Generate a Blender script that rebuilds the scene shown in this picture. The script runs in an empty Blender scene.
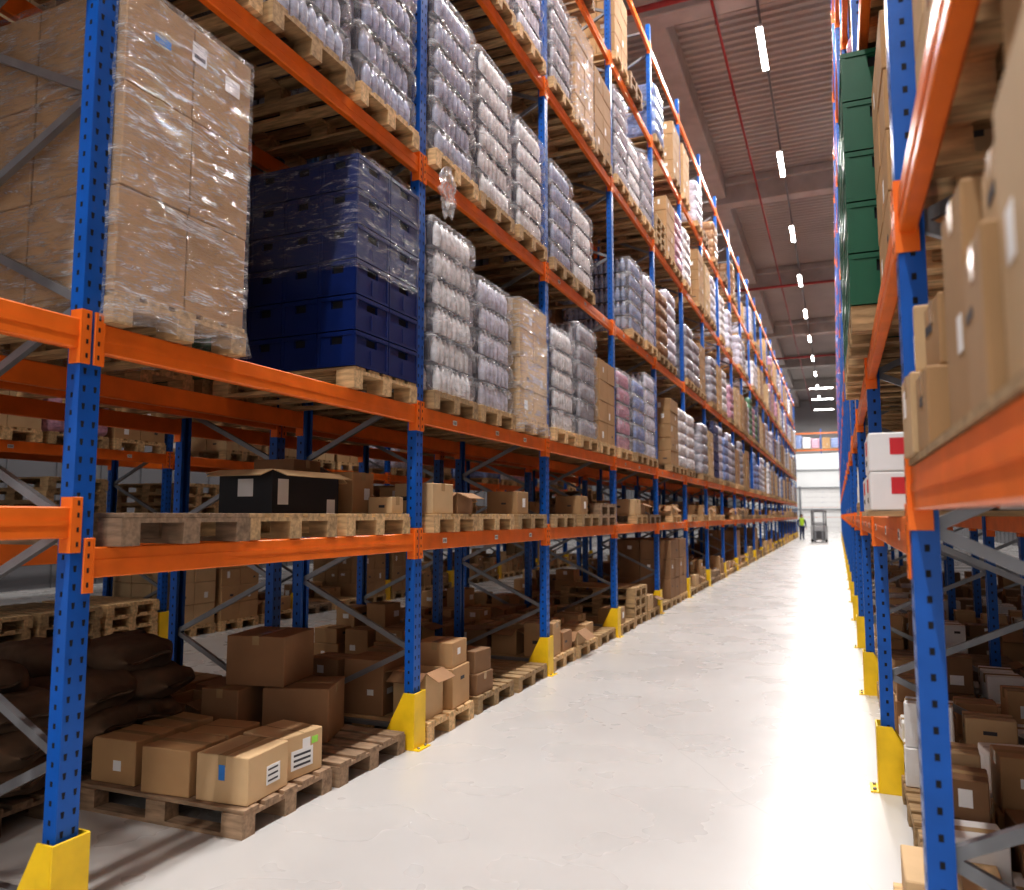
import bpy, math, random
from mathutils import Vector, Matrix, noise
random.seed(7)
scene = bpy.context.scene

# ------------------------------------------------------------------ materials
def new_mat(name):
    m = bpy.data.materials.new(name); m.use_nodes = True
    nt = m.node_tree
    for n in list(nt.nodes): nt.nodes.remove(n)
    out = nt.nodes.new('ShaderNodeOutputMaterial')
    b = nt.nodes.new('ShaderNodeBsdfPrincipled')
    nt.links.new(b.outputs[0], out.inputs[0])
    return m, nt, b, out

def mat(name, col, rough=.5, metal=0., var=.12, scale=6., stretch=(1,1,1), bump=0., bscale=40., objcol=False, rnd=0., spec=.5, bdist=.01):
    m, nt, b, out = new_mat(name)
    L = nt.links
    tc = nt.nodes.new('ShaderNodeTexCoord')
    mp = nt.nodes.new('ShaderNodeMapping'); mp.inputs['Scale'].default_value = stretch
    L.new(tc.outputs['Object'], mp.inputs[0])
    nz = nt.nodes.new('ShaderNodeTexNoise'); nz.inputs['Scale'].default_value = scale; nz.inputs['Detail'].default_value = 4
    L.new(mp.outputs[0], nz.inputs['Vector'])
    mr = nt.nodes.new('ShaderNodeMapRange')
    mr.inputs['From Min'].default_value = .3; mr.inputs['From Max'].default_value = .7
    mr.inputs['To Min'].default_value = 1-var; mr.inputs['To Max'].default_value = 1+var
    L.new(nz.outputs[0], mr.inputs[0])
    oi = nt.nodes.new('ShaderNodeObjectInfo')
    fac = mr.outputs[0]
    if rnd > 0:
        r2 = nt.nodes.new('ShaderNodeMapRange'); r2.inputs['To Min'].default_value = 1-rnd; r2.inputs['To Max'].default_value = 1+rnd
        L.new(oi.outputs['Random'], r2.inputs[0])
        mu = nt.nodes.new('ShaderNodeMath'); mu.operation = 'MULTIPLY'
        L.new(fac, mu.inputs[0]); L.new(r2.outputs[0], mu.inputs[1]); fac = mu.outputs[0]
    vm = nt.nodes.new('ShaderNodeVectorMath'); vm.operation = 'SCALE'
    if objcol: L.new(oi.outputs['Color'], vm.inputs[0])
    else: vm.inputs[0].default_value = col[:3]
    L.new(fac, vm.inputs['Scale'])
    L.new(vm.outputs[0], b.inputs['Base Color'])
    b.inputs['Roughness'].default_value = rough
    b.inputs['Metallic'].default_value = metal
    b.inputs['Specular IOR Level'].default_value = spec
    if bump > 0:
        n2 = nt.nodes.new('ShaderNodeTexNoise'); n2.inputs['Scale'].default_value = bscale
        L.new(mp.outputs[0], n2.inputs['Vector'])
        bp = nt.nodes.new('ShaderNodeBump'); bp.inputs['Strength'].default_value = bump; bp.inputs['Distance'].default_value = bdist
        L.new(n2.outputs[0], bp.inputs['Height']); L.new(bp.outputs[0], b.inputs['Normal'])
    return m

BLUE = mat('rack_blue_paint', (.006,.105,.44), .36, var=.1, bump=.05)
ORANGE = mat('rack_orange_paint', (.84,.19,.020), .38, var=.1)
GALV = mat('galvanised_steel', (.28,.29,.31), .4, .6, var=.15)
YELLOW = mat('guard_yellow_paint', (.90,.60,.02), .4, var=.12)
DARK = mat('dark_hole', (.010,.011,.016), .8)
WOOD = mat('pallet_wood', (.50,.34,.18), .8, var=.35, scale=4, stretch=(1.5,9,9), bump=.3, rnd=.35)
WOOD2 = mat('pallet_wood_dark', (.27,.185,.12), .85, var=.35, scale=4, stretch=(1.5,9,9), bump=.3, rnd=.3)
CARD = mat('cardboard_tan', (.42,.26,.13), .8, var=.1, scale=3, rnd=.18)
CARD2 = mat('cardboard_brown', (.29,.165,.085), .8, var=.12, scale=3, rnd=.2)
CARD3 = mat('cardboard_pale', (.55,.385,.22), .8, var=.1, scale=3, rnd=.12)
TAPE = mat('parcel_tape', (.44,.31,.17), .25, var=.05)
SEAM = mat('carton_seam', (.12,.07,.035), .9)
LABEL = mat('paper_label', (.8,.8,.8), .6, var=.04)
INK = mat('print_ink', (.06,.06,.07), .7)
REDINK = mat('red_print', (.6,.03,.04), .6)
BLUEINK = mat('blue_label', (.05,.25,.7), .5)
GREENL = mat('green_label', (.35,.75,.1), .5)
WHITEC = mat('white_carton', (.78,.77,.76), .6, var=.05)
PET = mat('bottle_plastic', (.7,.7,.8), .18, objcol=True, var=.18, scale=9)
PETLBL = mat('bottle_label', (.45,.47,.58), .4, objcol=True, var=.35, scale=12)
CAP = mat('bottle_cap', (.75,.76,.82), .4, var=.1)
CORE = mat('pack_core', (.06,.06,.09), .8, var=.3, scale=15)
CRATE = mat('crate_plastic', (.01,.04,.2), .35, objcol=True, var=.08)
BURLAP = mat('burlap_sack', (.17,.11,.07), .9, var=.25, scale=8, bump=.4, bscale=150, rnd=.15)
BLACKP = mat('black_carton', (.02,.022,.028), .5, var=.1)
CONC = mat('ceiling_concrete', (.44,.40,.38), .85, var=.12, scale=1.5)
DECK = mat('ceiling_deck_steel', (.44,.40,.38), .6, .0, var=.06, scale=.6)
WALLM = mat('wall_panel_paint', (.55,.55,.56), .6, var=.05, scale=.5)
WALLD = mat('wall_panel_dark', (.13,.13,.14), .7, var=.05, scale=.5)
WHITEW = mat('partition_white_paint', (.72,.74,.75), .5, var=.04, scale=.5)
REDP = mat('sprinkler_red_paint', (.32,.03,.03), .4)
RUBBER = mat('tyre_rubber', (.02,.02,.02), .8)
TRUCKG = mat('truck_light_grey', (.55,.56,.58), .35)
TRUCKD = mat('truck_dark_grey', (.08,.08,.09), .45)
SKIN = mat('skin', (.55,.32,.22), .5)
HIVIS = mat('hi_vis_vest', (.55,.85,.05), .6)
NAVY = mat('navy_workwear', (.02,.03,.09), .8)
HAIR = mat('hair_brown', (.05,.03,.02), .7)
FARFILM = mat('film_wrapped_bottles', (.6,.6,.7), .22, objcol=True, var=.34, scale=14, stretch=(1,1,1.6), bump=.9, bscale=16, bdist=.02)

def emis(name, col, s):
    m, nt, b, out = new_mat(name)
    b.inputs['Base Color'].default_value = (.9,.9,.9,1)
    b.inputs['Emission Color'].default_value = (*col,1)
    b.inputs['Emission Strength'].default_value = s
    return m
LED = emis('led_tube', (1,.97,.95), 25)

def film_mat(name, lo, hi, scale, stretch, rot, tint=(.85,.85,.9), f0=.42, f1=.72, bs=.7, bd=.02, fine=0.):
    m, nt, b, out = new_mat(name); L = nt.links
    tc = nt.nodes.new('ShaderNodeTexCoord')
    def nz_(sc, st, ro, dist):
        mp = nt.nodes.new('ShaderNodeMapping'); mp.inputs['Scale'].default_value = st; mp.inputs['Rotation'].default_value = ro
        L.new(tc.outputs['Object'], mp.inputs[0])
        nz = nt.nodes.new('ShaderNodeTexNoise'); nz.inputs['Scale'].default_value = sc; nz.inputs['Detail'].default_value = 7; nz.inputs['Distortion'].default_value = dist
        nz.inputs['Roughness'].default_value = .62
        L.new(mp.outputs[0], nz.inputs['Vector'])
        return nz
    nz = nz_(scale, stretch, rot, 1.6)
    hgt = nz.outputs[0]
    mr = nt.nodes.new('ShaderNodeMapRange'); mr.inputs['From Min'].default_value = f0; mr.inputs['From Max'].default_value = f1
    mr.inputs['To Min'].default_value = lo; mr.inputs['To Max'].default_value = hi
    L.new(nz.outputs[0], mr.inputs[0]); fac = mr.outputs[0]
    if fine:
        last = None
        for ro in ((rot[0]+.45, rot[1]-.5, 0), (rot[0]-.75, rot[1]+.6, 0)):
            n2 = nz_(scale*1.5, (stretch[0]*.7,stretch[1]*.7,stretch[2]*2.2), ro, .8)
            n2.inputs['Detail'].default_value = 3
            a = nt.nodes.new('ShaderNodeMath'); a.operation='SUBTRACT'; L.new(n2.outputs[0], a.inputs[0]); a.inputs[1].default_value=.5
            c = nt.nodes.new('ShaderNodeMath'); c.operation='ABSOLUTE'; L.new(a.outputs[0], c.inputs[0])
            d = nt.nodes.new('ShaderNodeMapRange'); d.inputs['From Min'].default_value=.0; d.inputs['From Max'].default_value=.03
            d.inputs['To Min'].default_value=fine; d.inputs['To Max'].default_value=0; L.new(c.outputs[0], d.inputs[0])
            if last is None: last = d.outputs[0]
            else:
                e = nt.nodes.new('ShaderNodeMath'); e.operation='MAXIMUM'; L.new(last, e.inputs[0]); L.new(d.outputs[0], e.inputs[1]); last = e.outputs[0]
        g = nt.nodes.new('ShaderNodeMapRange'); g.inputs['From Min'].default_value=.38; g.inputs['From Max'].default_value=.6
        L.new(nz.outputs[0], g.inputs[0])
        h = nt.nodes.new('ShaderNodeMath'); h.operation='MULTIPLY'; L.new(last, h.inputs[0]); L.new(g.outputs[0], h.inputs[1])
        s = nt.nodes.new('ShaderNodeMath'); s.operation='ADD'; s.use_clamp=True; L.new(fac, s.inputs[0]); L.new(h.outputs[0], s.inputs[1]); fac = s.outputs[0]
        s2 = nt.nodes.new('ShaderNodeMath'); s2.operation='ADD'; L.new(hgt, s2.inputs[0]); L.new(last, s2.inputs[1]); hgt = s2.outputs[0]
    b.inputs['Base Color'].default_value = (*tint,1); b.inputs['Roughness'].default_value = .08
    b.inputs['Specular IOR Level'].default_value = .8
    bp = nt.nodes.new('ShaderNodeBump'); bp.inputs['Strength'].default_value = bs; bp.inputs['Distance'].default_value = bd
    L.new(hgt, bp.inputs['Height']); L.new(bp.outputs[0], b.inputs['Normal'])
    tr = nt.nodes.new('ShaderNodeBsdfTransparent'); mx = nt.nodes.new('ShaderNodeMixShader')
    L.new(fac, mx.inputs[0]); L.new(tr.outputs[0], mx.inputs[1]); L.new(b.outputs[0], mx.inputs[2])
    L.new(mx.outputs[0], out.inputs[0])
    return m
FILM = film_mat('stretch_film', .09, .62, 3.0, (1,1,4), (.4,.3,0), f0=.52, f1=.80, fine=.65, bs=1.0)
FILMK = film_mat('stretch_film_thin', .03, .4, 3.5, (1,1,4), (-.5,.4,0), f0=.53, f1=.82, fine=.38, bs=.9)
FILMB = film_mat('bottle_shrink_film', .12, .68, 3.0, (1,1,1.6), (.2,.1,0), (.88,.88,.92), f0=.47, f1=.76, bs=.9)
FILML = film_mat('loose_film', .12, .6, 12.0, (1,1,.4), (.1,0,0), (.9,.9,.93), f0=.45, f1=.7)

def floor_mat():
    m, nt, b, out = new_mat('polished_concrete_floor'); L = nt.links
    tc = nt.nodes.new('ShaderNodeTexCoord')
    n1 = nt.nodes.new('ShaderNodeTexNoise'); n1.inputs['Scale'].default_value = .5; n1.inputs['Detail'].default_value = 4; n1.inputs['Roughness'].default_value = .5
    L.new(tc.outputs['Object'], n1.inputs['Vector'])
    cr = nt.nodes.new('ShaderNodeValToRGB')
    cr.color_ramp.elements[0].position = .30; cr.color_ramp.elements[0].color = (.50,.495,.49,1)
    cr.color_ramp.elements[1].position = .70; cr.color_ramp.elements[1].color = (.60,.597,.59,1)
    L.new(n1.outputs[0], cr.inputs[0])
    n3 = nt.nodes.new('ShaderNodeTexNoise'); n3.inputs['Scale'].default_value = 1.2; n3.inputs['Detail'].default_value = 2
    L.new(tc.outputs['Object'], n3.inputs['Vector'])
    add = nt.nodes.new('ShaderNodeMixRGB'); add.blend_type = 'ADD'; add.inputs[0].default_value = .35
    L.new(tc.outputs['Object'], add.inputs[1]); L.new(n3.outputs['Color'], add.inputs[2])
    vo = nt.nodes.new('ShaderNodeTexVoronoi'); vo.feature = 'DISTANCE_TO_EDGE'; vo.inputs['Scale'].default_value = .2
    L.new(add.outputs[0], vo.inputs['Vector'])
    mr = nt.nodes.new('ShaderNodeMapRange'); mr.inputs['From Min'].default_value = 0; mr.inputs['From Max'].default_value = .0016
    mr.inputs['To Min'].default_value = .84; mr.inputs['To Max'].default_value = 1
    L.new(vo.outputs['Distance'], mr.inputs[0])
    vm = nt.nodes.new('ShaderNodeVectorMath'); vm.operation = 'SCALE'
    L.new(cr.outputs[0], vm.inputs[0]); L.new(mr.outputs[0], vm.inputs['Scale'])
    L.new(vm.outputs[0], b.inputs['Base Color'])
    n2 = nt.nodes.new('ShaderNodeTexNoise'); n2.inputs['Scale'].default_value = 1.5; n2.inputs['Detail'].default_value = 3
    L.new(tc.outputs['Object'], n2.inputs['Vector'])
    m2 = nt.nodes.new('ShaderNodeMapRange'); m2.inputs['To Min'].default_value = .20; m2.inputs['To Max'].default_value = .36
    L.new(n2.outputs[0], m2.inputs[0]); L.new(m2.outputs[0], b.inputs['Roughness'])
    return m
FLOORM = floor_mat()

# ------------------------------------------------------------------ mesh builder
class MB:
    def __init__(s): s.v=[]; s.f=[]; s.m=[]; s.mats=[]; s.sm=[]
    def mi(s, mt):
        if mt not in s.mats: s.mats.append(mt)
        return s.mats.index(mt)
    def add(s, verts, faces, mt, M=None, smooth=False):
        o = len(s.v); i = s.mi(mt)
        if M is not None: verts = [tuple(M @ Vector(v)) for v in verts]
        s.v.extend(verts)
        for f in faces:
            s.f.append(tuple(k+o for k in f)); s.m.append(i); s.sm.append(smooth)
    def box(s, x0,x1,y0,y1,z0,z1, mt, M=None):
        v=[(x0,y0,z0),(x1,y0,z0),(x1,y1,z0),(x0,y1,z0),(x0,y0,z1),(x1,y0,z1),(x1,y1,z1),(x0,y1,z1)]
        f=[(0,3,2,1),(4,5,6,7),(0,1,5,4),(1,2,6,5),(2,3,7,6),(3,0,4,7)]
        s.add(v,f,mt,M)
    def cbox(s, x0,x1,y0,y1,z0,z1, ch, mt, M=None):
        c=((x0+x1)/2,(y0+y1)/2,(z0+z1)/2); h=((x1-x0)/2,(y1-y0)/2,(z1-z0)/2)
        v=[]; ix={}
        for sx in(-1,1):
            for sy in(-1,1):
                for sz in(-1,1):
                    for a in range(3):
                        p=[sx*(h[0]-(0 if a==0 else ch)), sy*(h[1]-(0 if a==1 else ch)), sz*(h[2]-(0 if a==2 else ch))]
                        ix[(sx,sy,sz,a)]=len(v); v.append(tuple(p))
        F=[]
        for a in range(3):
            b,c2=(a+1)%3,(a+2)%3
            for sg in(-1,1):
                q=[]
                for (u,w) in((-1,-1),(1,-1),(1,1),(-1,1)):
                    k=[0,0,0]; k[a]=sg; k[b]=u; k[c2]=w
                    q.append(ix[(*k,a)])
                F.append(q)
            for u in(-1,1):
                for w in(-1,1):
                    k1=[0,0,0]; k1[a]=-1; k1[b]=u; k1[c2]=w
                    k2=list(k1); k2[a]=1
                    F.append([ix[(*k1,b)],ix[(*k2,b)],ix[(*k2,c2)],ix[(*k1,c2)]])
        for sx in(-1,1):
            for sy in(-1,1):
                for sz in(-1,1):
                    F.append([ix[(sx,sy,sz,0)],ix[(sx,sy,sz,1)],ix[(sx,sy,sz,2)]])
        G=[]
        for f in F:
            P=[Vector(v[k]) for k in f]
            n=(P[1]-P[0]).cross(P[2]-P[0]); ce=sum(P,Vector())/len(P)
            G.append(tuple(f) if n.dot(ce)>0 else tuple(reversed(f)))
        v=[(p[0]+c[0],p[1]+c[1],p[2]+c[2]) for p in v]
        s.add(v,G,mt,M)
    def bar(s,p0,p1,w,t,mt):
        p0=Vector(p0);p1=Vector(p1);d=p1-p0;L=d.length
        q=d.to_track_quat('Z','Y').to_matrix().to_4x4()
        s.box(-w/2,w/2,-t/2,t/2,0,L,mt,Matrix.Translation(p0)@q)
    def cyl(s,p0,p1,r0,r1,n,mt,smooth=True):
        p0=Vector(p0);p1=Vector(p1);d=p1-p0;L=d.length
        M=Matrix.Translation(p0)@d.to_track_quat('Z','Y').to_matrix().to_4x4()
        s.lathe([(r0,0),(r1,L)],n,mt,M,smooth)
    def lathe(s,prof,n,mt,M=None,smooth=True,caps=True):
        v=[];f=[]
        for r,z in prof:
            for i in range(n):
                a=2*math.pi*i/n; v.append((r*math.cos(a),r*math.sin(a),z))
        for k in range(len(prof)-1):
            for i in range(n):
                j=(i+1)%n; f.append((k*n+i,k*n+j,(k+1)*n+j,(k+1)*n+i))
        if caps:
            f.append(tuple(reversed(range(n)))); f.append(tuple((len(prof)-1)*n+i for i in range(n)))
        s.add(v,f,mt,M,smooth)
    def mesh(s,name):
        me=bpy.data.meshes.new(name); me.from_pydata(s.v,[],s.f)
        for m_ in s.mats: me.materials.append(m_)
        me.polygons.foreach_set('material_index',s.m)
        me.polygons.foreach_set('use_smooth',s.sm)
        me.update(); return me

def T(x,y,z,r=0): return Matrix.Translation((x,y,z))@Matrix.Rotation(r,4,'Z')
def place(me,name,loc=(0,0,0),rz=0,col=None,parent=None):
    o=bpy.data.objects.new(name,me); scene.collection.objects.link(o)
    o.location=loc; o.rotation_euler=(0,0,rz)
    if col: o.color=(*col,1)
    if parent: o.parent=parent
    return o
def empty(name,loc=(0,0,0)):
    o=bpy.data.objects.new(name,None); scene.collection.objects.link(o); o.location=loc; return o

# ------------------------------------------------------------------ rack parts
PH=10.75; RD=1.1
def post(mb,x0,dx):
    w=.05; d=.075*dx
    def bx(a,b,y0,y1,mt,z0=0,z1=PH): mb.box(min(a,b),max(a,b),y0,y1,z0,z1,mt)
    t=.006*dx
    bx(x0,x0+t,-w,w,BLUE)
    bx(x0+t,x0+d,-w,-w+.006,BLUE); bx(x0+t,x0+d,w-.006,w,BLUE)
    bx(x0+d-t,x0+d,-w+.006,-w+.03,BLUE); bx(x0+d-t,x0+d,w-.03,w-.006,BLUE)
    n=int(PH/.075)
    e=-.0008*dx
    for i in range(n):
        z=.12+i*.075
        if z>PH-.1: break
        for yy in(-.026,.026):
            v=[(x0+e,yy-.008,z+.013),(x0+e,yy+.008,z+.013),(x0+e,yy+.005,z-.013),(x0+e,yy-.005,z-.013)]
            mb.add(v,[(0,1,2,3)],DARK)
        xc=x0+.04*dx
        for yy in (-w-.0008,w+.0008):
            v=[(xc-.007,yy,z+.037),(xc+.007,yy,z+.037),(xc+.007,yy,z+.058),(xc-.007,yy,z+.058)]
            mb.add(v,[(0,1,2,3)],DARK)
    bx(x0+.03*dx,x0+d+.03*dx,-.07,.07,BLUE,0,.008)
def make_frame():
    mb=MB(); post(mb,0,-1); post(mb,-RD,1)
    front=False; nodes=[]
    zz=.225
    while zz<PH-.1:
        nodes.append(((-.05 if front else -RD+.05),zz)); front=not front; zz+=.475
    mb.bar((-.05,0,.14),(-RD+.05,0,.14),.04,.03,GALV)
    for a,b in zip(nodes,nodes[1:]):
        mb.bar((a[0],0,a[1]),(b[0],0,b[1]),.03,.038,GALV)
    mb.bar((-.05,0,PH-.12),(-RD+.05,0,PH-.12),.04,.03,GALV)
    return mb.mesh('frame_mesh')
FRAME=make_frame()
def make_guard():
    mb=MB()
    mb.cbox(.02,.03,-.085,.085,0,.40,.002,YELLOW)
    for y0,y1 in((-.085,-.077),(.077,.085)):
        v=[(.02,y0,0),(.02,y0,.40),(-.06,y0,.40),(-.2,y0,.13),(-.2,y0,0),(.02,y1,0),(.02,y1,.40),(-.06,y1,.40),(-.2,y1,.13),(-.2,y1,0)]
        f=[(0,1,2,3,4),(9,8,7,6,5),(0,5,6,1),(1,6,7,2),(2,7,8,3),(3,8,9,4),(4,9,5,0)]
        mb.add(v,f,YELLOW)
    mb.box(.03,.075,-.085,.085,0,.008,YELLOW)
    mb.cyl((.05,-.05,.008),(.05,-.05,.02),.01,.01,8,GALV); mb.cyl((.05,.05,.008),(.05,.05,.02),.01,.01,8,GALV)
    return mb.mesh('guard_mesh')
GUARD=make_guard()
BH=.13
def make_beam(L,lab):
    mb=MB(); h=BH/2; l=L/2
    mb.cbox(-.055,-.005,-l,l,-h,h,.006,ORANGE)
    mb.box(-.0055,-.002,-l,l,-.012,.012,ORANGE)
    for s_ in(-1,1):
        a,b=sorted((s_*(l),s_*(l+.042)))
        mb.cbox(-.002,.008,a,b,-.125,.105,.002,ORANGE)
        a2,b2=sorted((s_*(l-.008),s_*l)); mb.box(-.06,.008,a2,b2,-.125,.105,ORANGE)
        for z in(-.09,-.03,.03,.08):
            yc=s_*(l+.022)
            mb.box(.008,.0088,yc-.005,yc+.005,z-.01,z+.01,DARK)
    r=random.Random(lab)
    if lab:
        for k in range(3):
            y=-l+.45+k*.87+r.uniform(-.1,.1)
            mb.box(-.002,-.0008,y-.035,y+.035,-.02,.02,LABEL)
            for q in range(5): mb.box(-.0008,-.0003,y-.025+q*.011,y-.020+q*.011,-.012,.010,INK)
    return mb.mesh('beam_mesh')
PITCH=2.8
BEAMS=[make_beam(PITCH-.1,0),make_beam(PITCH-.1,1),make_beam(PITCH-.1,2)]

def rack_row(name,fx,d,y0,nb,levels,guards=True,near_override=None):
    root=empty(name,(fx,y0,0)); rz=0 if d>0 else math.pi
    for i in range(nb+1):
        place(FRAME,'frame',(0,i*PITCH,0),rz,parent=root)
        if guards: place(GUARD,'post_guard',(0,i*PITCH,0),rz,parent=root)
        if i<nb:
            lv=list(levels)
            if near_override and i in near_override: lv[0]=near_override[i]
            for k,z in enumerate(lv):
                yc=i*PITCH+PITCH/2
                bi=0 if i==0 else random.choice((0,0,1,2))
                if i==1 and k==1: bi=0
                place(BEAMS[bi],'front_beam',(0,yc,z),rz,parent=root)
                place(BEAMS[0],'rear_beam',(-d*RD,yc,z),rz+math.pi,parent=root)
    return root

# ------------------------------------------------------------------ goods
def pallet(mb,z=0,M=None,wood=WOOD):
    M=M or Matrix()
    Mz=M@Matrix.Translation((0,0,z))
    for i in range(5):
        y=-.4+.0725+i*(.8-.145)/4
        mb.cbox(-.6,.6,y-.0600,y+.0600,.122,.144,.002,wood,Mz)
    for x in(-.53,0,.53): mb.box(x-.07,x+.07,-.4,.4,.1,.122,wood,Mz)
    for y in(-.35,0,.35):
        mb.box(-.6,.6,y-.05,y+.05,0,.022,wood,Mz)
        for x in(-.53,0,.53): mb.box(x-.07,x+.07,y-.05,y+.05,.022,.1,wood,Mz)
def carton(mb,cx,cy,z,lx,ly,h,rot=0,card=CARD,rng=random,lab=.5):
    M=T(cx,cy,z,rot); x,y=lx/2,ly/2
    mb.cbox(-x,x,-y,y,0,h,.005,card,M)
    if rng.random()<.8:
        tw=.025
        mb.box(-x-.001,x+.001,-tw,tw,h-.06,h+.001,TAPE,M) if lx>=ly else mb.box(-tw,tw,-y-.001,y+.001,h-.06,h+.001,TAPE,M)
    else:
        mb.box(-x,x,-.002,.002,h,h+.0008,SEAM,M)
    for face in range(4):
        if rng.random()<lab:
            w=rng.uniform(.04,.09); hh=rng.uniform(.02,.05); o=rng.uniform(-.25,.25); zz=h*rng.uniform(.35,.7)
            mt=rng.choice([LABEL,LABEL,INK]); hh=min(hh,h*.22)
            if mt is INK: hh*=.35
            if face==0: mb.box(x,x+.0015,o*ly-w/2,o*ly+w/2,zz-hh,zz+hh,mt,M)
            if face==1: mb.box(-x-.0015,-x,o*ly-w/2,o*ly+w/2,zz-hh,zz+hh,mt,M)
            if face==2: mb.box(o*lx-w/2,o*lx+w/2,-y-.0015,-y,zz-hh,zz+hh,mt,M)
            if face==3: mb.box(o*lx-w/2,o*lx+w/2,y,y+.0015,zz-hh,zz+hh,mt,M)
def open_carton(mb,cx,cy,z,lx,ly,h,rot=0,card=CARD,ang=.6,inner=CARD2,flf=.45):
    M=T(cx,cy,z,rot); x,y=lx/2,ly/2; t=.006
    mb.box(-x,x,-y,y,0,t,card,M)
    mb.box(-x,-x+t,-y,y,t,h,card,M); mb.box(x-t,x,-y,y,t,h,card,M)
    mb.box(-x+t,x-t,-y,-y+t,t,h,card,M); mb.box(-x+t,x-t,y-t,y,t,h,card,M)
    mb.box(-x+t,x-t,-y+t,y-t,t,h*.6,inner,M)
    fl=min(lx,ly)*flf
    for s_,a in((1,ang),(-1,ang*.4)):
        mb.box(0,fl,-y,y,-t/2,t/2,inner,M@Matrix.Translation((s_*x,0,h))@Matrix.Rotation(0 if s_>0 else math.pi,4,'Z')@Matrix.Rotation(a,4,'Y'))
    for s_,a in((1,ang*1.5),(-1,ang)):
        mb.box(0,fl,-x,x,-t/2,t/2,inner,M@Matrix.Translation((0,s_*y,h))@Matrix.Rotation(s_*math.pi/2,4,'Z')@Matrix.Rotation(a,4,'Y'))

def shell(mb,hx,hy,z0,z1,mt,seed,amp=.006,skirt=.0,step=.05,zstep=.05,topclose=True,layer=None,r=.03):
    per=[]
    def seg(a,b,nx,ny):
        n=max(2,int((Vector(b)-Vector(a)).length/step))
        for i in range(n+1):
            t=i/n; x=a[0]+(b[0]-a[0])*t; y=a[1]+(b[1]-a[1])*t
            per.append((x,y,nx,ny,x if ny else y))
    def arc(cx,cy,a0):
        for k in(1,2,3):
            a=a0+k*math.pi/8; per.append((cx+r*math.cos(a),cy+r*math.sin(a),math.cos(a),math.sin(a),None))
    seg((hx,-hy+r),(hx,hy-r),1,0); arc(hx-r,hy-r,0)
    seg((hx-r,hy),(-hx+r,hy),0,1); arc(-hx+r,hy-r,math.pi/2)
    seg((-hx,hy-r),(-hx,-hy+r),-1,0); arc(-hx+r,-hy+r,math.pi)
    seg((-hx+r,-hy),(hx-r,-hy),0,-1); arc(hx-r,-hy+r,-math.pi/2)
    n=len(per); nz=max(2,int(round((z1-z0)/zstep))); v=[];f=[]
    for k in range(nz+1):
        z=z0+(z1-z0)*k/nz
        for (x,y,nx,ny,s_) in per:
            nn=noise.noise((x*5+seed*7,y*5,z*7))*amp+noise.noise((x*14+seed*3,y*14,z*22+seed))*amp*.7
            off=nn+amp*.8
            if layer:
                ph=((z-z0)/layer)%1.0
                e=abs(ph-.5)*2
                off+=.012-.038*e**5
                if s_ is not None: off+=.005*math.cos(2*math.pi*s_/.09)
            if skirt and z<z0+.16:
                w=1-(z-z0)/.16
                off+=skirt*w*(.2+abs(noise.noise((x*9,y*9,seed)))*2.2)
            v.append((x+nx*off,y+ny*off,z))
    for k in range(nz):
        for i in range(n):
            j=(i+1)%n; f.append((k*n+i,k*n+j,(k+1)*n+j,(k+1)*n+i))
    if topclose: f.append(tuple(nz*n+i for i in range(n)))
    mb.add(v,f,mt,None,True)

def load_bottles(layers,seed,lh=.235,far=False):
    mb=MB(); pallet(mb); rng=random.Random(seed)
    z0=.146; q=lh/.275
    if far:
        shell(mb,.585,.40,z0,z0+layers*lh,FARFILM,seed,amp=.006,step=.045,zstep=lh/6,layer=lh,r=.08)
        return mb.mesh('bottle_pallet_far_mesh')
    prof=[(.038,0),(.043,.015*q),(.043,.075*q)]; prof2=[(.0435,.075*q),(.0435,.15*q)]; prof3=[(.043,.15*q),(.041,.175*q),(.028,.215*q),(.014,.238*q)]
    for l in range(layers):
        z=z0+l*lh
        sx=rng.uniform(-.008,.008); sy=rng.uniform(-.008,.008)
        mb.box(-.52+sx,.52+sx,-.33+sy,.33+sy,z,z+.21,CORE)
        for i in range(13):
            for j in range(9):
                if 0<i<12 and 0<j<8: continue
                if i in(0,12) and j in(0,8): continue
                M=T(-.53+i*.0883+sx,-.35+j*.0875+sy,z)
                mb.lathe(prof,8,PET,M,caps=False); mb.lathe(prof2,8,PETLBL,M,caps=False); mb.lathe(prof3,8,PET,M,caps=False)
                mb.lathe([(.016,.232*q),(.016,.255*q)],6,CAP,M)
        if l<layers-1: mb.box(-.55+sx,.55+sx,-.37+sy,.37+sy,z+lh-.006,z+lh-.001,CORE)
    shell(mb,.580,.398,z0,z0+layers*lh+.004,FILMB,seed,amp=.005,step=.0225,zstep=lh/9,layer=lh,r=.075)
    return mb.mesh('bottle_pallet_mesh')
def load_cartons(nx,ny,nl,h,film,seed,card=CARD,lab=.4,extra=None):
    mb=MB(); pallet(mb); rng=random.Random(seed)
    dx=1.18/nx; dy=.79/ny
    for l in range(nl):
        for i in range(nx):
            for j in range(ny):
                if 0<i<nx-1 and 0<j<ny-1 and l<nl-1: continue
                carton(mb,-.59+dx*(i+.5)+rng.uniform(-.004,.004),-.395+dy*(j+.5)+rng.uniform(-.004,.004),.145+l*h,dx-.008,dy-.008,h-.004,0,card,rng,lab)
    if extra: extra(mb)
    if film: shell(mb,.6,.405,-.0,.15+nl*h,FILM,seed,amp=.009,skirt=.05,step=.03,zstep=.03)
    return mb.mesh('carton_pallet_mesh')
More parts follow.
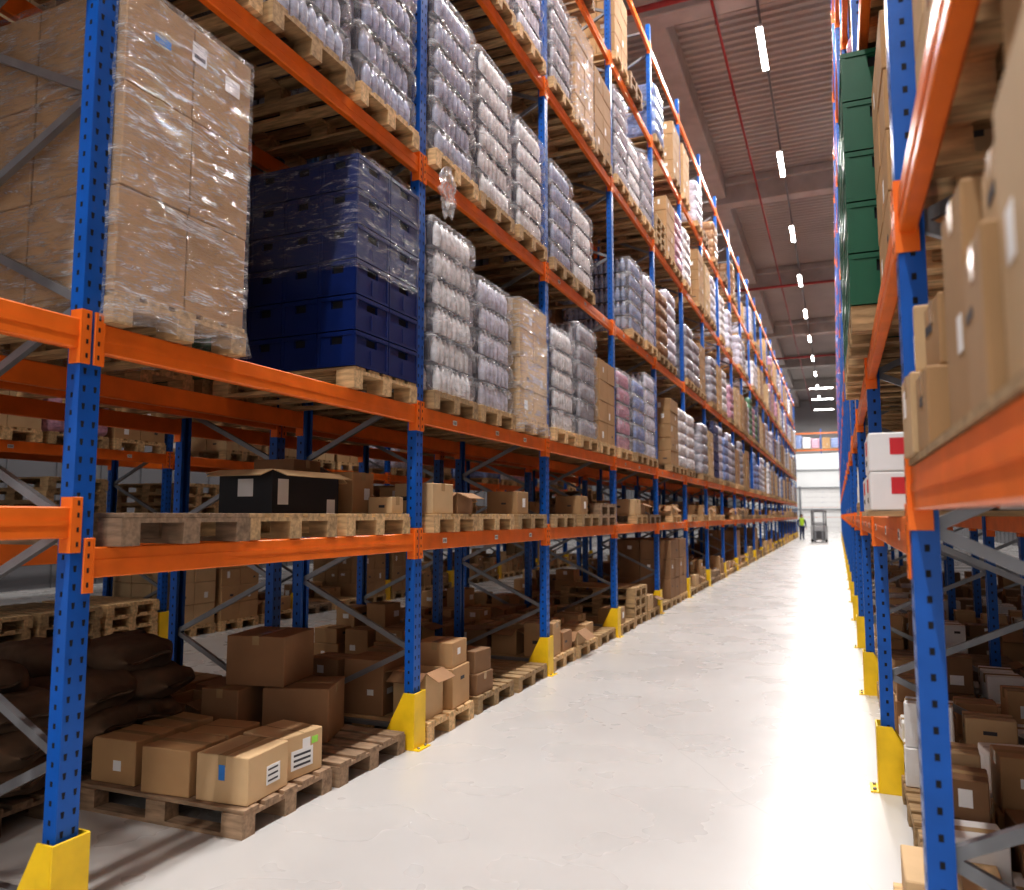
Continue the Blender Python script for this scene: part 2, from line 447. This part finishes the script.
def crate(mb,cx,cy,z,lx,ly,h,M=None):
    x,y=lx/2-.004,ly/2-.004; t=.018
    M=T(cx,cy,z)
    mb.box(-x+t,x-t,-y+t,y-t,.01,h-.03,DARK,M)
    for s_ in(-1,1):
        for ax in(0,1):
            w=y if ax==0 else x; p=x if ax==0 else y
            a0,a1=sorted((s_*(p-t),s_*p))
            def b(u0,u1,z0,z1,ex=0):
                c0,c1=(a0,a1) if not ex else sorted((s_*(p-t),s_*(p+ex)))
                if ax==0: mb.box(c0,c1,u0,u1,z0,z1,CRATE,M)
                else: mb.box(u0,u1,c0,c1,z0,z1,CRATE,M)
            hw=w*.32
            b(-w,w,.0,h*.62); b(-w,-hw,h*.62,h*.84); b(hw,w,h*.62,h*.84); b(-w,w,h*.84,h-.008)
            b(-w,w,h-.035,h-.008,.007); b(-w,w,.0,.018,.007)
            b(-w,-w+.02,.02,h-.03,.005); b(w-.02,w,.02,h-.03,.005)
            b(-.01,.01,.03,h*.55,.003) if w>.16 else None
def load_crates(nx,ny,nl,h,film,seed):
    mb=MB(); pallet(mb)
    dx=1.2/nx; dy=.8/ny
    for l in range(nl):
        for i in range(nx):
            for j in range(ny): crate(mb,-.6+dx*(i+.5),-.4+dy*(j+.5),.146+l*h,dx,dy,h)
    if film: shell(mb,.606,.408,.8,.15+nl*h+.01,FILMK,seed,amp=.007,step=.03,zstep=.03,topclose=False)
    return mb.mesh('crate_pallet_mesh')
def load_misc(seed,hmax=.4,second=.3,card=None,wood=WOOD,fill=.85,opens=.15,nx=3,ny=2,cards=None):
    mb=MB(); pallet(mb,wood=wood); rng=random.Random(seed)
    px,py=1.2/nx,.78/ny
    for i in range(nx):
        for j in range(ny):
            if rng.random()>fill: continue
            c=card or rng.choice(cards or [CARD,CARD2,CARD,CARD3])
            lx=px*rng.uniform(.7,.93); ly=py*rng.uniform(.72,.95); h=rng.uniform(.16,hmax)
            cx=-.6+px*(i+.5); cy=-.39+py*(j+.5); r=rng.uniform(-.08,.08)
            if rng.random()<opens: open_carton(mb,cx,cy,.146,lx*.95,ly*.95,h,r*.3,c,rng.uniform(.3,.9)); continue
            carton(mb,cx,cy,.146,lx,ly,h,r,c,rng,.6)
            if rng.random()<second: carton(mb,cx,cy,.146+h+.002,lx*.9,ly*.9,rng.uniform(.12,.26),r+rng.uniform(-.1,.1),c,rng,.6)
    return mb.mesh('mixed_cartons_mesh')
def load_empty(n,wood=WOOD):
    mb=MB()
    for k in range(n): pallet(mb,k*.145,T(random.uniform(-.01,.01)*(k>0),random.uniform(-.01,.01)*(k>0),0),wood)
    return mb.mesh('pallet_mesh')

BT=[load_bottles(5,1),load_bottles(6,2),load_bottles(4,3,.25)]
BF=[load_bottles(5,1,far=True),load_bottles(6,2,far=True),load_bottles(4,3,.25,far=True)]
CT=[load_cartons(4,2,4,.28,False,11,CARD),load_cartons(3,2,4,.3,True,12,CARD3),load_cartons(4,2,5,.25,True,13,CARD),load_cartons(2,2,3,.36,False,14,CARD2,.7),load_cartons(3,3,5,.22,False,15,CARD3,.7)]
CF=[CT[0],load_cartons(3,2,4,.3,False,12,CARD3),load_cartons(4,2,5,.25,False,13,CARD),CT[3],CT[4]]
def big_labels(mb):
    x=.592
    mb.box(x,x+.003,-.02,.07,1.40,1.50,LABEL); mb.box(x+.003,x+.004,-.01,.06,1.42,1.44,INK)
    mb.box(x,x+.003,-.24,-.15,1.37,1.41,BLUEINK)
    mb.box(x,x+.003,.20,.30,1.36,1.44,LABEL)
BIG=load_cartons(2,2,3,.48,True,21,CARD,.0,big_labels)
KR=load_crates(4,2,6,.24,True,31); KR2=load_crates(3,2,5,.29,False,32)
MS=[load_misc(s) for s in range(40,46)]
ML=[load_misc(s,.28,.0) for s in range(50,55)]
MT=[load_misc(s,.45,.7) for s in range(60,64)]
MR=[load_misc(s,.26,.55,opens=0,nx=4,ny=3,fill=.92,cards=[CARD,CARD2,CARD3,CARD,WHITEC]) for s in range(70,74)]
EM=[load_empty(1),load_empty(2,WOOD2),load_empty(4),load_empty(1,WOOD2)]

LAV=(.60,.60,.71); WHT=(.76,.76,.79); BLU=(.24,.31,.54); PNK=(.55,.32,.42); GRN=(.13,.26,.17); GRY=(.38,.38,.43); CB=(.005,.020,.12); CG=(.006,.09,.045); AMB=(.30,.17,.09)
def slotY(fy,s): return fy+[.52,1.4,2.28][s]
def put(kind,row,bay,slot,z,col=None,dx=0,parent=None,dy=0):
    fx,d,y0=row
    far=bay>4 or row is not LROW
    me,nm={'b':(BF if far else BT,'wrapped_bottle_pallet'),'c':(CF if far else CT,'carton_pallet'),'m':(MS,'mixed_carton_pallet'),'l':(ML,'mixed_carton_pallet'),'t':(MT,'mixed_carton_pallet'),
        'r':(MR,'mixed_carton_pallet'),
        'e':(EM,'empty_pallet'),'K':([KR],'bottle_crate_pallet'),'G':([KR2],'plastic_crate_pallet'),'B':([BIG],'wrapped_carton_pallet')}[kind[0]]
    m_=me[int(kind[1])] if len(kind)>1 else random.choice(me)
    if kind[0]=='b' and col is None: col=random.choice([LAV,WHT,WHT,LAV,BLU,PNK,GRY,GRY,GRN,AMB])
    if kind[0]=='K' and col is None: col=CB
    if kind[0]=='G' and col is None: col=CG
    rz=(0 if d>0 else math.pi)+random.uniform(-.012,.012)
    loc=(fx-d*(.55+dx)+random.uniform(-.02,.02),slotY(y0+bay*PITCH,slot)+random.uniform(-.012,.012)+dy,z)
    return place(m_,nm,loc,rz,col,parent)

# ------------------------------------------------------------------ rows
AX=-2.9; Y0=2.28-PITCH; NB=23
LV=[1.49,2.45,4.40,6.55,8.50,10.30]
LROW=(AX,1,Y0)
rack_row('pallet_rack',AX,1,Y0,NB,LV,True,{0:1.66})
LB=(AX-RD-.2-RD,-1,Y0)
rack_row('pallet_rack',LB[0],-1,Y0,12,LV,True)
L3=(AX-RD-.2-RD-3.1,1,Y0)
rack_row('pallet_rack',L3[0],1,Y0,10,LV[:4],True)
RX=.2; RY0=2.65-PITCH
RV=[1.62,2.62,4.45,6.55,8.50,10.30]
RROW=(RX,-1,RY0)
rack_row('pallet_rack',RX,-1,RY0,NB,RV,True,{0:1.77})
RB=(RX+RD+.2+RD,1,RY0)
rack_row('pallet_rack',RB[0],1,RY0,6,RV,True)

top=lambda z:z+BH/2+.001
dist=empty('distant_rack_stock')
spec={
 (0,3):['b1','b0','b1'],
 (1,0):['','',''],
 (1,1):['e3','',''],
 (1,2):['B','','K'],
 (1,3):['b1','b1','b1'],
 (1,4):['b1','c0','b0'],
 (2,0):['t1','m2','e0'],
 (2,1):['l0','l1','l2'],
 (2,2):['b1','b0','c1'],
 (2,3):['b1','b1','b0'],
 (2,4):['b1','b0','b1'],
 (3,0):['m1','l3','l1'],
 (3,1):['e0','l2','e1'],
 (3,2):['b0','b1','c0'],
 (3,3):['b0','b2',''],
 (3,4):['b0','c2','c0'],
 (4,2):['b0','b0','b1'],
 (4,3):['','b0','b0'],
}
cols={(1,3,1):(.42,.46,.60),(1,3,2):(.40,.44,.60),(2,2,0):WHT,(2,2,1):LAV,(2,3,0):(.42,.45,.58),(2,3,1):WHT,(2,3,2):WHT,(3,2,0):WHT,(3,2,1):GRY,(3,3,0):(.36,.40,.54),(3,3,1):WHT,(4,2,0):PNK,(4,2,1):BLU,(4,2,2):LAV,(4,3,1):(.30,.36,.52),(4,3,2):LAV,(2,4,0):BLU,(2,4,1):LAV}
for b in range(NB):
    for lv in range(6):
        par=dist if b>9 else None
        z=0.0 if lv==0 else top(LV[lv-1])
        for s_ in range(3):
            if (b,lv) in spec: k=spec[(b,lv)][s_]
            elif b==0: k=''
            else:
                r=random.random()
                if lv==0: k=random.choice(['l','m','t','e','e','m','l','c3'])
                elif lv==1: k=random.choice(['l','l','e','l',''])
                elif lv==5: k='b2' if r<.2 else 'c0' if r<.35 else 'e' if r<.5 else ''
                elif lv==4: k='b' if r<.4 else 'c' if r<.7 else 'e' if r<.78 else ''
                else: k='b' if r<.5 else 'c' if r<.82 else 'K' if r<.86 else 'e' if r<.9 else ''
            if not k: continue
            put(k,LROW,b,s_,z,cols.get((b,lv,s_)),dx=.03 if lv==0 else 0,parent=par,dy=-.06 if k=='B' else 0)
for b in range(12):
    for lv in range(5):
        z=0.0 if lv==0 else top(LV[lv-1])
        for s_ in range(3):
            if (b,lv,s_) in((1,0,1),(1,0,0)): continue
            r=random.random()
            if lv==0: k=random.choice(['l','m','t','e',''])
            elif lv==1: k=random.choice(['l','l','e','',''])
            else: k='b' if r<.35 else 'c' if r<.8 else ''
            if k: put(k,LB,b,s_,z,parent=dist if b>5 else None)
for b in range(10):
    for lv in range(4):
        z=0.0 if lv==0 else top(LV[lv-1])
        for s_ in range(3):
            r=random.random()
            if lv==0: k=random.choice(['l','m','t','e','c'])
            elif lv==1: k=random.choice(['l','l','e',''])
            else: k='b' if r<.35 else 'c' if r<.8 else ''
            if k: put(k,L3,b,s_,z,parent=dist if b>5 else None)
rspec={(0,0):['','',''],(0,1):['','',''],(0,2):['c0','c3','c4'],(0,3):['','',''],
 (1,0):['','r0','r1'],(1,1):['','','l'],(1,2):['c4','c0','G'],(1,3):['c0','c4','c1'],(2,0):['r2','r3','e0'],(2,2):['G','G','c0']}
for b in range(NB):
    for lv in range(6):
        z=0.0 if lv==0 else top(RV[lv-1])
        for s_ in range(3):
            if (b,lv) in rspec: k=rspec[(b,lv)][s_]
            else:
                r=random.random()
                if lv==0: k=random.choice(['r','r','e','r'])
                elif lv==1: k=random.choice(['r0','r1','e','r2'])
                elif lv==5: k='b2' if r<.2 else 'c0' if r<.35 else ''
                else: k='b' if r<.35 else 'c' if r<.85 else 'e' if r<.92 else ''
            if k: put(k,RROW,b,s_,z,dx=.14 if lv==0 else (-.05 if k=='G' else 0.08),parent=dist if b>7 else None)
for b in range(6):
    for lv in range(4):
        z=0.0 if lv==0 else top(RV[lv-1])
        for s_ in range(3):
            k=random.choice(['r','m','t','r']) if lv==0 else random.choice(['l','e','l']) if lv==1 else random.choice(['c','b',''])
            if k: put(k,RB,b,s_,z,parent=dist)

# ---- foreground ground-level loads
rg=random.Random(5)
mb=MB(); pallet(mb,wood=WOOD2)
for (cx,cy,lx,ly,h,r,c) in [(.40,-.17,.34,.36,.25,.05,CARD3),(.38,.20,.33,.33,.25,-.12,CARD3),(.02,-.22,.33,.30,.25,.06,CARD),(-.02,.14,.30,.32,.24,.1,CARD),(-.40,-.19,.33,.30,.25,.03,CARD),(-.42,.17,.3,.3,.24,-.1,CARD)]:
    carton(mb,cx,cy,.146,lx,ly,h,r,c,rg,.3)
M=T(.40,-.17,.146,.05); mb.box(.17,.1725,-.02,.10,.06,.16,LABEL,M)
for k in range(3): mb.box(.1725,.173,-.01,.08,.075+k*.03,.085+k*.03,INK,M)
mb.box(-.02,.02,-.1815,-.18,.12,.2,BLUEINK,M)
M=T(.38,.20,.146,-.12); mb.box(.165,.1675,-.10,.08,.05,.16,LABEL,M)
for k in range(3): mb.box(.1675,.168,-.08,.06,.065+k*.03,.078+k*.03,INK,M)
mb.box(.165,.167,.07,.12,.17,.21,GREENL,M)
place(mb.mesh('front_cartons'),'carton_pallet',(AX-.63,slotY(2.28,1)+.02,0),.02)
mb=MB(); pallet(mb,wood=WOOD2)
for (cx,cy,z,lx,ly,h,r,c) in [(-.02,.05,.146,.46,.42,.36,.35,CARD2),(-.44,-.14,.146,.30,.44,.36,.1,CARD2),(-.30,.02,.508,.44,.46,.34,.2,CARD2)]:
    carton(mb,cx,cy,z,lx,ly,h,r,c,rg,.15)
place(mb.mesh('big_cartons'),'carton_pallet',(AX-.62,slotY(2.28,2),0),0)
# right ground pallet with flat white and brown cartons
mb=MB(); pallet(mb)
for (cx,cy,lx,ly,h,c) in [(-.40,-.2,.34,.36,.20,CARD),(-.40,.2,.36,.34,.14,WHITEC),(0,-.2,.36,.34,.12,WHITEC),(0,.2,.33,.36,.22,CARD),(.40,-.2,.34,.36,.16,CARD3),(.40,.2,.36,.34,.12,WHITEC)]:
    carton(mb,cx,cy,.146,lx,ly,h,rg.uniform(-.06,.06),c,rg,.5)
place(mb.mesh('flat_cartons'),'carton_pallet',(RX+.56,slotY(RY0+PITCH,0)+.22,0),math.pi)
# level-1 black open carton bridging two pallets
mb=MB()
pallet(mb)
open_carton(mb,.10,.47,.146,.42,.68,.27,0,BLACKP,.35,CARD3,.28)
mb.box(.31,.3115,.18,.28,.2,.36,LABEL); mb.box(.31,.3115,.68,.77,.14,.24,LABEL); mb.box(.04,.16,.1285,.13,.25,.36,LABEL)
place(mb.mesh('black_carton'),'open_carton_pallet',(AX-.6,slotY(2.28,1)-.02,top(LV[0])),0)
mb=MB()
pallet(mb)
for (cx,cy,lx,ly,h,c) in [(.12,.245,.34,.28,.30,CARD),(-.35,.18,.36,.34,.40,CARD2),(.45,.30,.2,.16,.12,CARD3)]:
    carton(mb,cx,cy,.146,lx,ly,h,rg.uniform(-.05,.05),c,rg,.5)
place(mb.mesh('shelf_pallet'),'carton_pallet',(AX-.6,slotY(2.28,2),top(LV[0])),0)

# ---- loose film hanging from the level-3 load beside the upright
mb=MB(); v=[];f=[]; nu,nv=24,18
for i in range(nu+1):
    for j in range(nv+1):
        t=j/nv; a=2*math.pi*i/nu
        r=(.030+.040*math.sin(math.pi*t)**.7)*(1+.9*noise.noise((math.cos(a)*3,math.sin(a)*3,t*6)))
        v.append((.05+r*.6*math.cos(a)+.04*noise.noise((t*5,a,1)),r*1.2*math.sin(a)+.05*noise.noise((t*4,2,a)),-t*.40*(1+.25*noise.noise((math.cos(a)*2,math.sin(a)*2,3)))))
for i in range(nu):
    for j in range(nv):
        f.append((i*(nv+1)+j,(i+1)*(nv+1)+j,(i+1)*(nv+1)+j+1,i*(nv+1)+j+1))
mb.add(v,f,FILML,None,True)
place(mb.mesh('loose_film'),'loose_stretch_film',(AX+.06,5.30,4.47))

# ---- sacks
def sack_mesh(seed):
    mb=MB(); n=14; v=[];f=[]
    for i in range(n+1):
        for j in range(n*2):
            a=2*math.pi*j/(n*2); t=-1+2*i/n
            w=(1-abs(t)**3.2)**.5 if abs(t)<1 else 0
            x=t*.42; y=math.copysign(abs(math.cos(a))**.7,math.cos(a))*.27*(.5+.5*w if abs(t)<1 else .5)
            z=math.copysign(abs(math.sin(a))**.8,math.sin(a))*(.012+.10*w)
            d=noise.noise((x*6+seed,y*6,z*8))*.04
            v.append((x+d*.5,y+d,z+d))
    m=n*2
    for i in range(n):
        for j in range(m):
            k=(j+1)%m; f.append((i*m+j,i*m+k,(i+1)*m+k,(i+1)*m+j))
    f.append(tuple(range(m))); f.append(tuple(reversed(range(n*m,n*m+m))))
    mb.add(v,f,BURLAP,None,True)
    return mb
def sack_pile(seed):
    mb=MB(); pallet(mb,wood=WOOD2); rng=random.Random(seed)
    for l in range(4):
        for (x,y) in ((-.3,-.2),(.3,-.2),(-.3,.2),(.3,.2)) if l<3 else ((-.1,-.1),(.2,.15)):
            s=sack_mesh(rng.random()*50)
            M=T(x+rng.uniform(-.04,.04),y+rng.uniform(-.04,.04),.25+l*.17,rng.uniform(-.25,.25))@Matrix.Rotation(rng.uniform(-.08,.08),4,'X')@Matrix.Scale(.8,4,(1,0,0))
            mb.add(s.v,s.f,BURLAP,M,True)
    return mb.mesh('sack_pile_mesh')
SP=sack_pile(3)
place(SP,'sack_pallet',(LB[0]+.58,slotY(2.28,1),0),0)
place(SP,'sack_pallet',(LB[0]+.58,slotY(2.28,0)-.0,0),math.pi)

# white cartons with red print, right rack
mb=MB()
for l in range(2):
    for i in range(3):
        for j in range(2):
            if l==1 and i==2 and j==0: continue
            cx,cy,z=-.4+.4*i,-.2+.4*j,l*.142
            mb.cbox(cx-.19,cx+.19,cy-.19,cy+.19,z,z+.14,.005,WHITEC)
            for s_ in(-1,1):
                mb.box(cx+.03,cx+.12,cy+s_*.1905-.001,cy+s_*.1905+.001,z+.06,z+.12,REDINK)
                mb.box(cx-.12,cx+.0,cy+s_*.1905-.001,cy+s_*.1905+.001,z+.03,z+.08,INK)
                mb.box(cx+s_*.1905-.001,cx+s_*.1905+.001,cy-.06,cy+.04,z+.07,z+.12,REDINK)
                mb.box(cx+s_*.1905-.001,cx+s_*.1905+.001,cy-.06,cy+.02,z+.03,z+.05,INK)
mb.box(-.6,.6,-.4,.4,-.02,-.001,WOOD)
place(mb.mesh('white_cartons'),'white_cartons_on_board',(RX+.50,slotY(RY0+PITCH,0)+.3,top(RV[0])+.02),math.pi)
# near right shelf: loose cartons of different sizes
mb=MB(); rg2=random.Random(8); zb=top(1.77)
mb.box(RX-.0,RX+1.15,.9,2.58,zb,zb+.018,WOOD)
zb+=.019
y=.92
lst=[(.30,.34,.40,CARD3),(.30,.26,.30,CARD),(.30,.26,.42,CARD),(.28,.24,.30,CARD3),(.26,.24,.20,CARD),(.26,.24,.24,CARD3)]
for n_,(lx,ly,h,c) in enumerate(lst):
    ox=rg2.uniform(-.02,.02)-(.05 if n_>3 else 0)
    for k in range(3):
        hh=h*rg2.uniform(.9,1.05)
        carton(mb,RX+.18+ox+k*.33,y+ly/2,zb,lx,ly-.02,hh,rg2.uniform(-.06,.06),c,rg2,.9)
        if k==0: h0=hh
    h2=rg2.uniform(.13,.2)
    if h0+h2<.62: carton(mb,RX+.19+ox,y+ly/2,zb+h0+.002,lx*.85,ly*.8,h2,rg2.uniform(-.15,.15),rg2.choice([CARD,CARD3]),rg2,.9)
    y+=ly+.012
place(mb.mesh('shelf_cartons'),'loose_cartons')

# ------------------------------------------------------------------ building shell
XL,XR,YB,YF,ZC=-17.0,9.0,-9.0,96.0,15.0
mb=MB(); mb.box(XL,XR,YB,YF,-.2,0,FLOORM); place(mb.mesh('floor'),'floor')
mb=MB(); v=[];f=[]; y=YB
p=.32
while y<YF:
    for (dy,z) in((0,ZC),(.12,ZC),(.15,ZC+.09),(.29,ZC+.09)):
        v.append((XL,y+dy,z)); v.append((XR,y+dy,z))
    y+=p
for k in range(0,len(v)-2,2): f.append((k,k+1,k+3,k+2))
mb.add(v,f,DECK); mb.box(XL,XR,YB,YF,ZC+.2,ZC+.4,DECK)
place(mb.mesh('ceiling'),'ceiling')
for nm,b in (('wall_left',(XL-.2,XL,YB,YF,0,ZC+.2)),('wall_right',(XR,XR+.2,YB,YF,0,ZC+.2)),('wall_far',(XL,XR,YF,YF+.2,0,ZC+.2))):
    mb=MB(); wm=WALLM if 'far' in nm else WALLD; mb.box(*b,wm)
    if 'far' not in nm:
        x=b[1] if 'left' in nm else b[0]; sg=1 if 'left' in nm else -1
        for k in range(int((YF-YB)/1.2)):
            a,c=sorted((x,x+sg*.03)); mb.box(a,c,YB+k*1.2,YB+k*1.2+.06,0,ZC,wm)
    place(mb.mesh(nm),nm)
for yb in (-6.5,5.9,18.3,30.9,43.3,55.7,68.1,80.5):
    mb=MB(); mb.cbox(XL,XR,yb-.3,yb+.3,ZC-1.0,ZC-.25,.03,CONC); mb.cbox(XL,XR,yb-.5,yb+.5,ZC-.3,ZC-.02,.02,CONC)
    place(mb.mesh('cb'),'ceiling_beam')
for xg in(-4.0,5.0,-11.5):
    mb=MB(); mb.cbox(xg-.35,xg+.35,YB,YF,ZC-.75,ZC-.01,.03,CONC); place(mb.mesh('cg'),'ceiling_girder')
root=empty('sprinkler_pipes')
mb=MB()
mb.cyl((-2.35,YB,ZC-1.1),(-2.35,YF-.1,ZC-1.1),.035,.035,10,REDP)
for yy in (17.2,42.1,62): mb.cyl((XL+.1,yy,ZC-1.3),(XR-.1,yy,ZC-1.3),.07,.07,12,REDP)
y=-6
while y<YF:
    mb.cyl((-2.35,y,ZC-1.1),(-2.35,y,ZC-1.3),.015,.015,6,REDP); mb.lathe([(.03,0),(.03,.01)],8,GALV,T(-2.35,y,ZC-1.32)); y+=3.5
place(mb.mesh('pipes'),'pipe_run',parent=root)
def fixture():
    mb=MB()
    mb.cbox(-.08,.08,-1.0,1.0,.02,.09,.01,TRUCKG); mb.box(-.07,.07,-.95,.95,-.012,.02,LED)
    mb.cyl((0,-.9,.09),(0,-.9,1.0),.006,.006,6,GALV); mb.cyl((0,.9,.09),(0,.9,1.0),.006,.006,6,GALV)
    return mb.mesh('luminaire')
FX=fixture(); LZ=13.45
def strip(x,y,power,rz=0,z=LZ):
    o=place(FX,'ceiling_light',(x,y,z),rz)
    ld=bpy.data.lights.new('led_strip','AREA'); ld.shape='RECTANGLE'; ld.size=.22; ld.size_y=1.9; ld.energy=power; ld.color=(1,.955,.915)
    lo=bpy.data.objects.new('lamp',ld); scene.collection.objects.link(lo); lo.parent=o; lo.location=(0,0,-.03)
y=-8.4
while y<88:
    strip(-1.35,y,640 if y<40 else 540); y+=7
for y in (-2,8,18,30,44): strip(-7.0,y,150)
for y in (0,12,26,46): strip(3.9,y,120)
for y in (73,80,88): strip(-1.0,y,420,math.pi/2,12.9)
mb=MB(); mb.box(-1.38,-1.32,-8,90,LZ+.45,LZ+.49,TRUCKD); place(mb.mesh('tray'),'light_rail')

# ------------------------------------------------------------------ far end
mb=MB()
mb.box(-9,-3.4,84,84.2,0,7.9,WHITEW); mb.box(1.2,6,84,84.2,0,7.9,WHITEW); mb.box(-3.4,1.2,84,84.2,4.5,7.9,WHITEW)
for zz in range(1,10): mb.box(-3.4,1.2,84.05,84.1,(zz-1)*.5,(zz-1)*.5+.47,LABEL)
for zz in (2.2,4.4,6.2): mb.box(-9,6,83.9,84,zz,zz+.12,GALV)
for xx in (-3.5,1.2): mb.box(xx-.1,xx+.1,83.85,84,0,4.6,GALV)
place(mb.mesh('wall_partition'),'wall_partition')
fr=empty('pallet_rack',(0,87,0))
for i in range(5):
    o=place(FRAME,'frame',(-7+i*PITCH,0,0),-math.pi/2,parent=fr)
    if i<4:
        for z in LV: place(BEAMS[0],'front_beam',(-7+i*PITCH+1.4,0,z),-math.pi/2,parent=fr)
        for z in LV[3:5]:
            for s_ in range(3):
                place(random.choice(BF+CF[:3]),'stock',(-7+i*PITCH+.5+s_*.88,.55,top(z)),-math.pi/2,random.choice([PNK,BLU,WHT,AMB,GRN]),fr)

# ------------------------------------------------------------------ reach truck
tr=empty('reach_truck',(-1.15,53,0))
mb=MB(); mb.cbox(-.5,.5,-.2,1.0,.12,1.05,.06,TRUCKG); mb.cbox(-.46,.46,.1,.95,1.05,1.25,.05,TRUCKG)
mb.box(-.5,.5,-.23,-.2,.2,.6,TRUCKG); place(mb.mesh('body'),'body',parent=tr)
mb=MB()
for x in(-.42,.42):
    for yy in(-.15,.9): mb.bar((x,yy,1.0),(x,yy,1.9),.05,.05,TRUCKD)
mb.cbox(-.48,.48,-.2,.98,1.9,1.96,.02,TRUCKD)
for k in range(6): mb.box(-.45,.45,-.1+k*.18,-.06+k*.18,1.96,1.99,TRUCKD)
place(mb.mesh('guard'),'overhead_guard',parent=tr)
mb=MB()
for x in(-.3,.3): mb.box(x-.05,x+.05,-.42,-.3,.05,2.05,GALV)
mb.box(-.35,.35,-.40,-.34,1.98,2.05,GALV); mb.box(-.35,.35,-.46,-.42,.2,.7,TRUCKD)
place(mb.mesh('mast'),'mast',parent=tr)
mb=MB()
for x in(-.22,.22): mb.box(x-.06,x+.06,-1.55,-.44,.06,.1,GALV); mb.box(x-.06,x+.06,-.5,-.46,.06,.7,GALV)
place(mb.mesh('forks'),'forks',parent=tr)
mb=MB()
for x in(-.48,.36):
    for yy,r in((0.0,.17),(.8,.17)): mb.cyl((x,yy,r),(x+.12,yy,r),r,r,20,RUBBER); mb.cyl((x-.005,yy,r),(x+.125,yy,r),r*.5,r*.5,12,TRUCKG)
place(mb.mesh('wheels'),'wheels',parent=tr)

# ------------------------------------------------------------------ worker
def skin_obj(name,verts,edges,radii,mt,parent,sub=2,root=0):
    me=bpy.data.meshes.new(name); me.from_pydata(verts,edges,[]); me.update()
    o=bpy.data.objects.new(name,me); scene.collection.objects.link(o); o.parent=parent
    sm=o.modifiers.new('skin','SKIN'); sm.use_smooth_shade=True
    for i,r in enumerate(radii):
        sv=me.skin_vertices[0].data[i]; sv.radius=(r,r) if not isinstance(r,tuple) else r; sv.use_root=(i==root)
    s2=o.modifiers.new('sub','SUBSURF'); s2.levels=sub; s2.render_levels=sub
    me.materials.append(mt); return o
w=empty('warehouse_worker',(-2.3,56.5,0)); w.rotation_euler=(0,0,.4)
skin_obj('legs',[(0,0,.95),(-.1,0,.88),(-.12,-.08,.5),(-.13,.02,.09),(.1,0,.88),(.12,.1,.5),(.13,.14,.1),(-.13,-.12,.05),(.13,.0,.05)],
 [(0,1),(1,2),(2,3),(0,4),(4,5),(5,6),(3,7),(6,8)],[.13,.1,.075,.055,.1,.075,.055,.045,.045],NAVY,w)
skin_obj('vest_torso',[(0,0,.92),(0,0,1.1),(0,0,1.32),(0,0,1.46),(-.17,0,1.42),(.17,0,1.42)],[(0,1),(1,2),(2,3),(3,4),(3,5)],[(.15,.11),(.15,.11),(.18,.12),(.08,.08),.07,.07],HIVIS,w)
skin_obj('arms',[(-.17,0,1.42),(-.25,.02,1.15),(-.24,-.12,.92),(-.24,-.15,.86)],[(0,1),(1,2),(2,3)],[.06,.05,.038,.03],NAVY,w)
skin_obj('arm_right',[(.17,0,1.42),(.25,.02,1.15),(.24,-.1,.92),(.24,-.12,.86)],[(0,1),(1,2),(2,3)],[.06,.05,.038,.03],NAVY,w)
for sx in(-1,1):
    skin_obj('hand',[(sx*.24,-.13,.87),(sx*.24,-.15,.80),(sx*.225,-.16,.73),(sx*.235,-.165,.72),(sx*.245,-.165,.72),(sx*.255,-.16,.735),(sx*.215,-.17,.80)],[(0,1),(1,2),(1,3),(1,4),(1,5),(0,6)],[.026,.03,.009,.009,.009,.008,.01],SKIN,w,1)
skin_obj('head',[(0,0,1.45),(0,-.01,1.55),(0,-.02,1.64),(0,-.015,1.71),(0,-.115,1.62)],[(0,1),(1,2),(2,3),(2,4)],[.055,.06,(.078,.095),.06,.012],SKIN,w)
skin_obj('hair',[(0,.02,1.66),(0,.015,1.73),(0,.05,1.62)],[(0,1),(0,2)],[.088,.07,.06],HAIR,w)

# ------------------------------------------------------------------ world, camera
wd=bpy.data.worlds.new('World'); scene.world=wd; wd.use_nodes=True
bg=wd.node_tree.nodes['Background']; bg.inputs[0].default_value=(1,.97,.94,1); bg.inputs[1].default_value=.85  # added fill light, entering where the back wall is left out
cam=bpy.data.cameras.new('camera'); co=bpy.data.objects.new('camera',cam); scene.collection.objects.link(co)
cam.sensor_width=36; cam.lens=36*771/1024; cam.clip_start=.02; cam.clip_end=300
psi=math.radians(22.84); th=math.radians(5.2)
co.location=(0,0,1.69); co.rotation_euler=(math.pi/2+th,0,psi)
cam.dof.use_dof=True; cam.dof.focus_distance=5.0; cam.dof.aperture_fstop=2.0
scene.camera=co
scene.view_settings.view_transform='Standard'
try: scene.view_settings.look='Medium High Contrast'
except Exception as e: print('look',e)
scene.view_settings.exposure=.06
